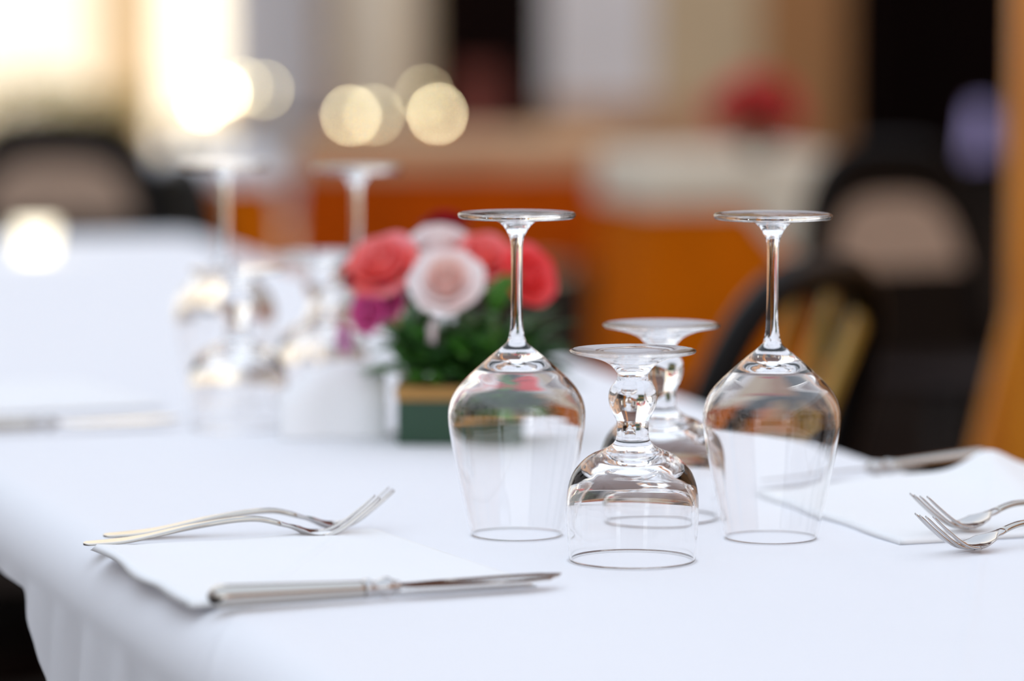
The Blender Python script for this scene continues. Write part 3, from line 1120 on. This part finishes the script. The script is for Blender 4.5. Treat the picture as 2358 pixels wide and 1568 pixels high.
# ================================================================== chairs
def make_chair(label, kind, H=0.86, w=0.42, recline=0.08, group='black bentwood chairs'):
    """faces +Y; origin on the floor under the seat"""
    t = thing('bentwood_chair', label, 'chair', group=group)
    sw = w / 2
    link('seat', lathe('seat', [(0, .445), (sw * .9, .445), (sw, .452), (sw, .468), (sw * .93, .476), (0, .470)], 40), M['dark_seat'], t)
    for sx in (-1, 1):
        link('leg', tube('leg', [(sx * sw * .62, sw * .72, .45), (sx * sw * .72, sw * .82, .2), (sx * sw * .8, sw * .95, 0.0)], [.017, .014, .011]), M['black_wood'], t)
        link('leg', tube('leg', [(sx * sw * .78, -sw * .72, .46), (sx * sw * .84, -sw * .82, .2), (sx * sw * .92, -sw * 1.05, 0.0)], [.017, .014, .012]), M['black_wood'], t)
    link('stretcher', tube('stretcher', [(sw * .78 * math.cos(a), sw * .78 * math.sin(a), .25) for a in [2 * PI * i / 32 for i in range(32)]], .007, 8, True), M['black_wood'], t)
    y0, y1 = -sw * .80, -sw * .80 - recline
    hb_ = H - .46

    def arch(sc, top, n=40):
        pts = []
        for i in range(n + 1):
            a = PI * i / n
            cx = math.cos(a)
            x = -sw * sc * math.copysign(abs(cx) ** 0.62, cx)
            z = .46 + (top - .46) * (math.sin(a) ** 0.55)
            yy = y0 + (y1 - y0) * ((z - .46) / hb_)
            pts.append((x, yy, z))
        return pts
    link('back_frame', tube('back_frame', arch(0.98, H), .021, 12, flat=1.0), M['black_wood'], t)
    if kind == 'cane':
        for nm, A, th, mm in (('back_board', arch(0.93, H - .012), .004, M['black_wood']),
                              ('cane_panel', [(p[0], y0 + (y1 - y0) * ((max(p[2], .64) - .46) / hb_), max(p[2], .64)) for p in arch(0.76, H - .085)], .009, M['cane'])):
            vv = [(p[0], p[1] - th, p[2]) for p in A] + [(p[0], p[1] + th, p[2]) for p in A]
            n = len(A)
            ff = [tuple(range(n)), tuple(range(2 * n - 1, n - 1, -1))] + [(i, i + 1, n + i + 1, n + i) for i in range(n - 1)] + [(n - 1, 0, n, 2 * n - 1)]
            link(nm, fix_normals(mesh_from(nm, vv, ff)), mm, t, False)
    elif kind == 'solid':
        A = arch(0.93, H - .012)
        n = len(A)
        vv = [(p[0], p[1] - .004, p[2]) for p in A] + [(p[0], p[1] + .004, p[2]) for p in A]
        ff = [tuple(range(n)), tuple(range(2 * n - 1, n - 1, -1))] + [(i, i + 1, n + i + 1, n + i) for i in range(n - 1)] + [(n - 1, 0, n, 2 * n - 1)]
        link('back_board', fix_normals(mesh_from('back_board', vv, ff)), M['black_wood'], t, False)
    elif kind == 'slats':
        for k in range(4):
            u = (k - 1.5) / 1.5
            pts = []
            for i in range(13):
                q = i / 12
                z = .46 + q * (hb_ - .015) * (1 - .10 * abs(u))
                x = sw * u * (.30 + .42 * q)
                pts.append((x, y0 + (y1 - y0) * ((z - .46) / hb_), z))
            o = link('slat', tube('slat', pts, .018 if k == 3 else .012, 10, flat=.5), M['highlight_gold_wood'], t)  # highlight put into the gold colour of the slats
            o['label'] = 'brownish gold slat, lightened to stand for a highlight'
    else:
        pts = arch(.55, H - .09)
        link('inner_loop', tube('inner_loop', pts, .012, 10), M['black_wood'], t)
        zc = .46 + hb_ * .55
        link('back_rail', tube('back_rail', [(-sw * .9, y0 - recline * .5, zc), (0, y0 - recline * .62, zc + .01), (sw * .9, y0 - recline * .5, zc)], .02, 10), M['black_wood'], t)
    return t


def seat_at(o, px, D, yaw):
    o.location = (xat(px, D), D, 0)
    o.rotation_euler = (0, 0, yaw)


c = make_chair('black bentwood chair with slats coloured golden for a highlight, drawn up behind the right wine glass', 'slats', H=0.82, w=0.46, recline=0.11)
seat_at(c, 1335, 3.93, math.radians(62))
c = make_chair('black arched chair with a beige back panel beside the orange wooden post', 'cane', H=0.86, w=0.40, recline=0.06)
seat_at(c, 2200, 6.3, math.radians(208))
c = make_chair('black arched chair with a greyish back panel at the far left', 'cane', H=0.86, w=0.50, recline=0.06)
seat_at(c, 95, 8.0, math.radians(178))
c = make_chair('blurred black chair left of centre, beyond the far end of the white table', 'solid', H=0.80, w=0.42, recline=0.04)
seat_at(c, 640, 7.3, math.radians(290))


c = make_chair('black chair added so its dark seat fills the shade under the hem at bottom left', 'loop', H=0.80, w=0.46, recline=0.06)
c.location = (-0.60, 3.55, 0); c.rotation_euler = (0, 0, math.radians(-72))  # added chair: its black seat stands for the shade under the cloth

# ================================================================== background tables
def bg_table(px, D, w, d, yaw, over_m, cloth_m, labels, over_drop, cloth_drop, z=0.745, pend=None, seed=1):
    cx = xat(px, D)
    ca, sa = math.cos(yaw), math.sin(yaw)

    def C(x, y):
        return Vector((cx + x * ca - y * sa, D + x * sa + y * ca))
    cs = [C(-w / 2, -d / 2), C(w / 2, -d / 2), C(w / 2, d / 2), C(-w / 2, d / 2)]
    o = drape('tablecloth', cs, z, lambda p: cloth_drop, cloth_m, R=.015, rad=.04, amp=.02, wave=.16, flare=.05, step=.03, seed=seed, rows=8)
    tag(o, labels[0], 'tablecloth', 'orange tablecloths')

    def od(p):
        v = over_drop
        if pend:
            q = cs[pend[0]]
            v += pend[1] * max(0, 1 - (p - q).length / pend[2])
        return v
    o2 = drape('overlay_cloth', [C(-w / 2 - .012, -d / 2 - .012), C(w / 2 + .012, -d / 2 - .012), C(w / 2 + .012, d / 2 + .012), C(-w / 2 - .012, d / 2 + .012)],
               z + .006, od, over_m, R=.02, rad=.045, amp=.022, wave=.17, flare=.06, step=.03, seed=seed, rows=6)
    tag(o2, labels[1], 'tablecloth', 'overlay cloths on the background tables')
    tb = thing('bistro_table', labels[2], 'table', (cx, D, 0), yaw, 'tables hidden under orange cloths')
    link('tabletop', box_mesh('tabletop', -w / 2 + .02, w / 2 - .02, -d / 2 + .02, d / 2 - .02, z - .045, z - .006, .004), M['black_wood'], tb, False)
    for sx in (-1, 1):
        for sy in (-1, 1):
            link('leg', box_mesh('leg', sx * (w / 2 - .08) - .02, sx * (w / 2 - .08) + .02, sy * (d / 2 - .08) - .02, sy * (d / 2 - .08) + .02, 0, z - .045), M['black_wood'], tb, False)
    return cs


bg_table(1651, 9.4, .52, .60, math.radians(12), M['overlay'], M['orange'],
         ('orange tablecloth under the cream overlay, behind the right wine glass', 'cream overlay cloth on the background table with the red flowers',
          'background table carrying the red flowers, covered in orange cloth'), .13, .60, pend=(1, .34, .26), seed=2)
bg_table(1050, 11.0, .96, .85, math.radians(3), M['tan'], M['orange_deep'],
         ('deep orange tablecloth behind the pink roses', 'tan overlay cloth on the background table above the pink roses',
          'background table behind the pink roses, covered in deep orange cloth'), .10, .38, seed=3)
bg_table(380, 9.2, .55, .70, math.radians(4), M['linen'], M['orange'],
         ('orange tablecloth seen low between the black chairs on the left', 'white overlay cloth on the background table at the left',
          'background table between the left chairs, covered in orange cloth'), .06, .55, seed=5)

# red flowers on the right background table
rp_ = Vector((xat(1742, 9.2), 9.2, .7525))
rf = thing('flower_pot', 'small pot of red flowers on the cream covered background table', 'flower pot', rp_)
link('pot', lathe('pot', [(0, 0), (.03, 0), (.042, .055), (.045, .06), (.040, .062), (0, .055)], 32), M['terracotta'], rf)
leaves('foliage', rf, 60, lambda r: (Vector((0, 0, .055)), Vector((r.uniform(-1, 1), r.uniform(-1, 1), r.uniform(.1, .9))), r.uniform(.04, .07), .01), M['leaf_dark'], 21)
for i, (x, y, z, s) in enumerate(((-.06, 0, .13, .055), (.02, -.02, .15, .06), (.055, .03, .12, .05), (-.01, .04, .16, .055))):
    rose('flower', rf, (x, y, z - .02), s * 1.15, M['redflower'], (x * 8, -.9, .6), 30 + i)

# ------------------------------------------------------------------ side table with glowing globes added for glints of glassware
sb = thing('console_table', 'long dark side table under the small globes glowing as glass glints, in the far background', 'table', (xat(720, 14.5), 14.5, 0))
SL = 0.60
link('tabletop', box_mesh('tabletop', -SL, SL, -.22, .22, .66, .70, .004), M['black_wood'], sb, False)
for sx in (-1, 1):
    for sy in (-1, 1):
        link('leg', box_mesh('leg', sx * (SL - .05) - .02, sx * (SL - .05) + .02, sy * .18 - .02, sy * .18 + .02, 0, .66), M['black_wood'], sb, False)


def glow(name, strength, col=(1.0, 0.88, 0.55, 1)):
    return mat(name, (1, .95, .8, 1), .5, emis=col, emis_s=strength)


g_hi, g_mid, g_lo = glow('bright_glint', 78), glow('soft_glint', 52), glow('dim_glint', 26)


def lamp(px, py, D, base_z, m, label, r=.011):  # glowing globe added in place of a glint on distant glassware
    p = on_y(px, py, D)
    t = thing('glint_globe', label, 'lamp', (p.x, D, base_z), group='small globes glowing as glass glints')
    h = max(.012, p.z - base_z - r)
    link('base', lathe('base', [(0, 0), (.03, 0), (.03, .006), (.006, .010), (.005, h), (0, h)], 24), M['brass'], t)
    b = link('glint_bead', lathe('glint_bead', [(0, -r)] + [(r * math.sin(a), -r * math.cos(a)) for a in [PI * i / 12 for i in range(1, 12)]] + [(0, r)], 20), m, t)
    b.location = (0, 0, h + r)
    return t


lamp(1007, 262, 14.4, .70, g_hi, 'small globe glowing as a glass glint, rightmost on the long dark side table', .010)
lamp(978, 218, 14.6, .70, g_lo, 'dim taller globe glowing as a glass glint beside the rightmost one of the dark side table', .009)
lamp(808, 285, 14.35, .70, g_mid, 'globe glowing as a glass glint in the middle of the dark side table', .011)
lamp(862, 300, 14.45, .70, g_lo, 'dimmer globe glowing as a glass glint just right of the middle one on the side table', .011)
lamp(512, 212, 14.5, .70, g_hi, 'bright tall globe glowing as a glass glint near the left end of the dark side table', .012)
lamp(468, 240, 14.4, .70, g_mid, 'lowest globe glowing as a glass glint at the left end of the dark side table', .012)
lamp(608, 206, 14.6, .70, g_lo, 'dim globe glowing as a glass glint between the bright left one and the middle one', .010)
lamp(560, 200, 14.6, .70, g_lo, 'dim globe glowing as a glass glint directly beside the bright left one', .010)

# cup added to glow as a glass glint, far end of white table
def glint_standin(px, py, m, label):
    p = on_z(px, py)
    t = thing('glint_cup', label, 'glint cup', (p.x, p.y, TZ + .0006), group='cups glowing as glass glints')
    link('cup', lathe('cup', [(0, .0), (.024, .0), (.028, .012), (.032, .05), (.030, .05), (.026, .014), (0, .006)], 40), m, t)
    link('glint_standin', lathe('glint_standin', [(0, .0065), (.018, .0065), (.018, .02), (0, .02)], 24), white_stone, t)
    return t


glint_standin(82, 592, glow('glint_cup_glow', 1.7, (1.0, 0.90, 0.66, 1)), 'small cup glowing as a glass glint at the far left end of the white table')

# sunlit greenery in planters at the far left
def shrub(px, D, w, h, label, seed):
    p = Vector((xat(px, D), D, 0))
    t = thing('potted_shrub', label, 'potted plant', p, group='potted shrubs by the sunlit wall')
    link('trough', box_mesh('trough', -w / 2, w / 2, -.2, .2, 0, .35, .01), M['terracotta'], t, False)
    leaves('foliage', t, 420, lambda r: (Vector((r.uniform(-w / 2, w / 2), r.uniform(-.18, .18), r.uniform(.33, h))), Vector((r.uniform(-1, 1), r.uniform(-1, 1), r.uniform(.1, 1))), r.uniform(.06, .12), .022), olive, seed)


olive = mat('olive_leaf', srgb(120, 118, 50), .5, col2=srgb(160, 140, 80), var_scale=6)
shrub(60, 20.0, .60, .80, 'olive green shrub in a trough, against the sunlit wall at far left', 41)
shrub(240, 19.0, .45, .74, 'olive shrub in a trough just left of the sunlit column', 42)

# ------------------------------------------------------------------ orange post on the right
pp = thing('wooden_post', 'orange varnished wooden post with a slanting brace at the right edge', 'post', (xat(2412, 4.6), 4.6, 0))
link('upright', box_mesh('upright', -.048, .048, -.045, .045, 0, 2.7, .005), M['post_wood'], pp, False)
br = link('brace', box_mesh('brace', -.022, .022, -.02, .02, 0, .62, .004), M['post_wood'], pp, False)
br.location = (-.135, 0, .25)
br.rotation_euler = (0, math.radians(13), 0)

# lavender lampshade in the right doorway
lv = thing('shaded_lamp', 'lamp with a pale lavender shade in the dark doorway at upper right', 'lamp', (xat(2262, 12.5), 12.5, 0))
link('pole', lathe('pole', [(0, 0), (.09, 0), (.09, .012), (.010, .02), (.010, .64), (0, .64)], 24), M['black_wood'], lv)
link('shade', lathe('shade', [(.052, .62), (.034, .80), (.032, .80), (.049, .62)], 40), mat('lavender_fabric', srgb(128, 120, 168), .8), lv)
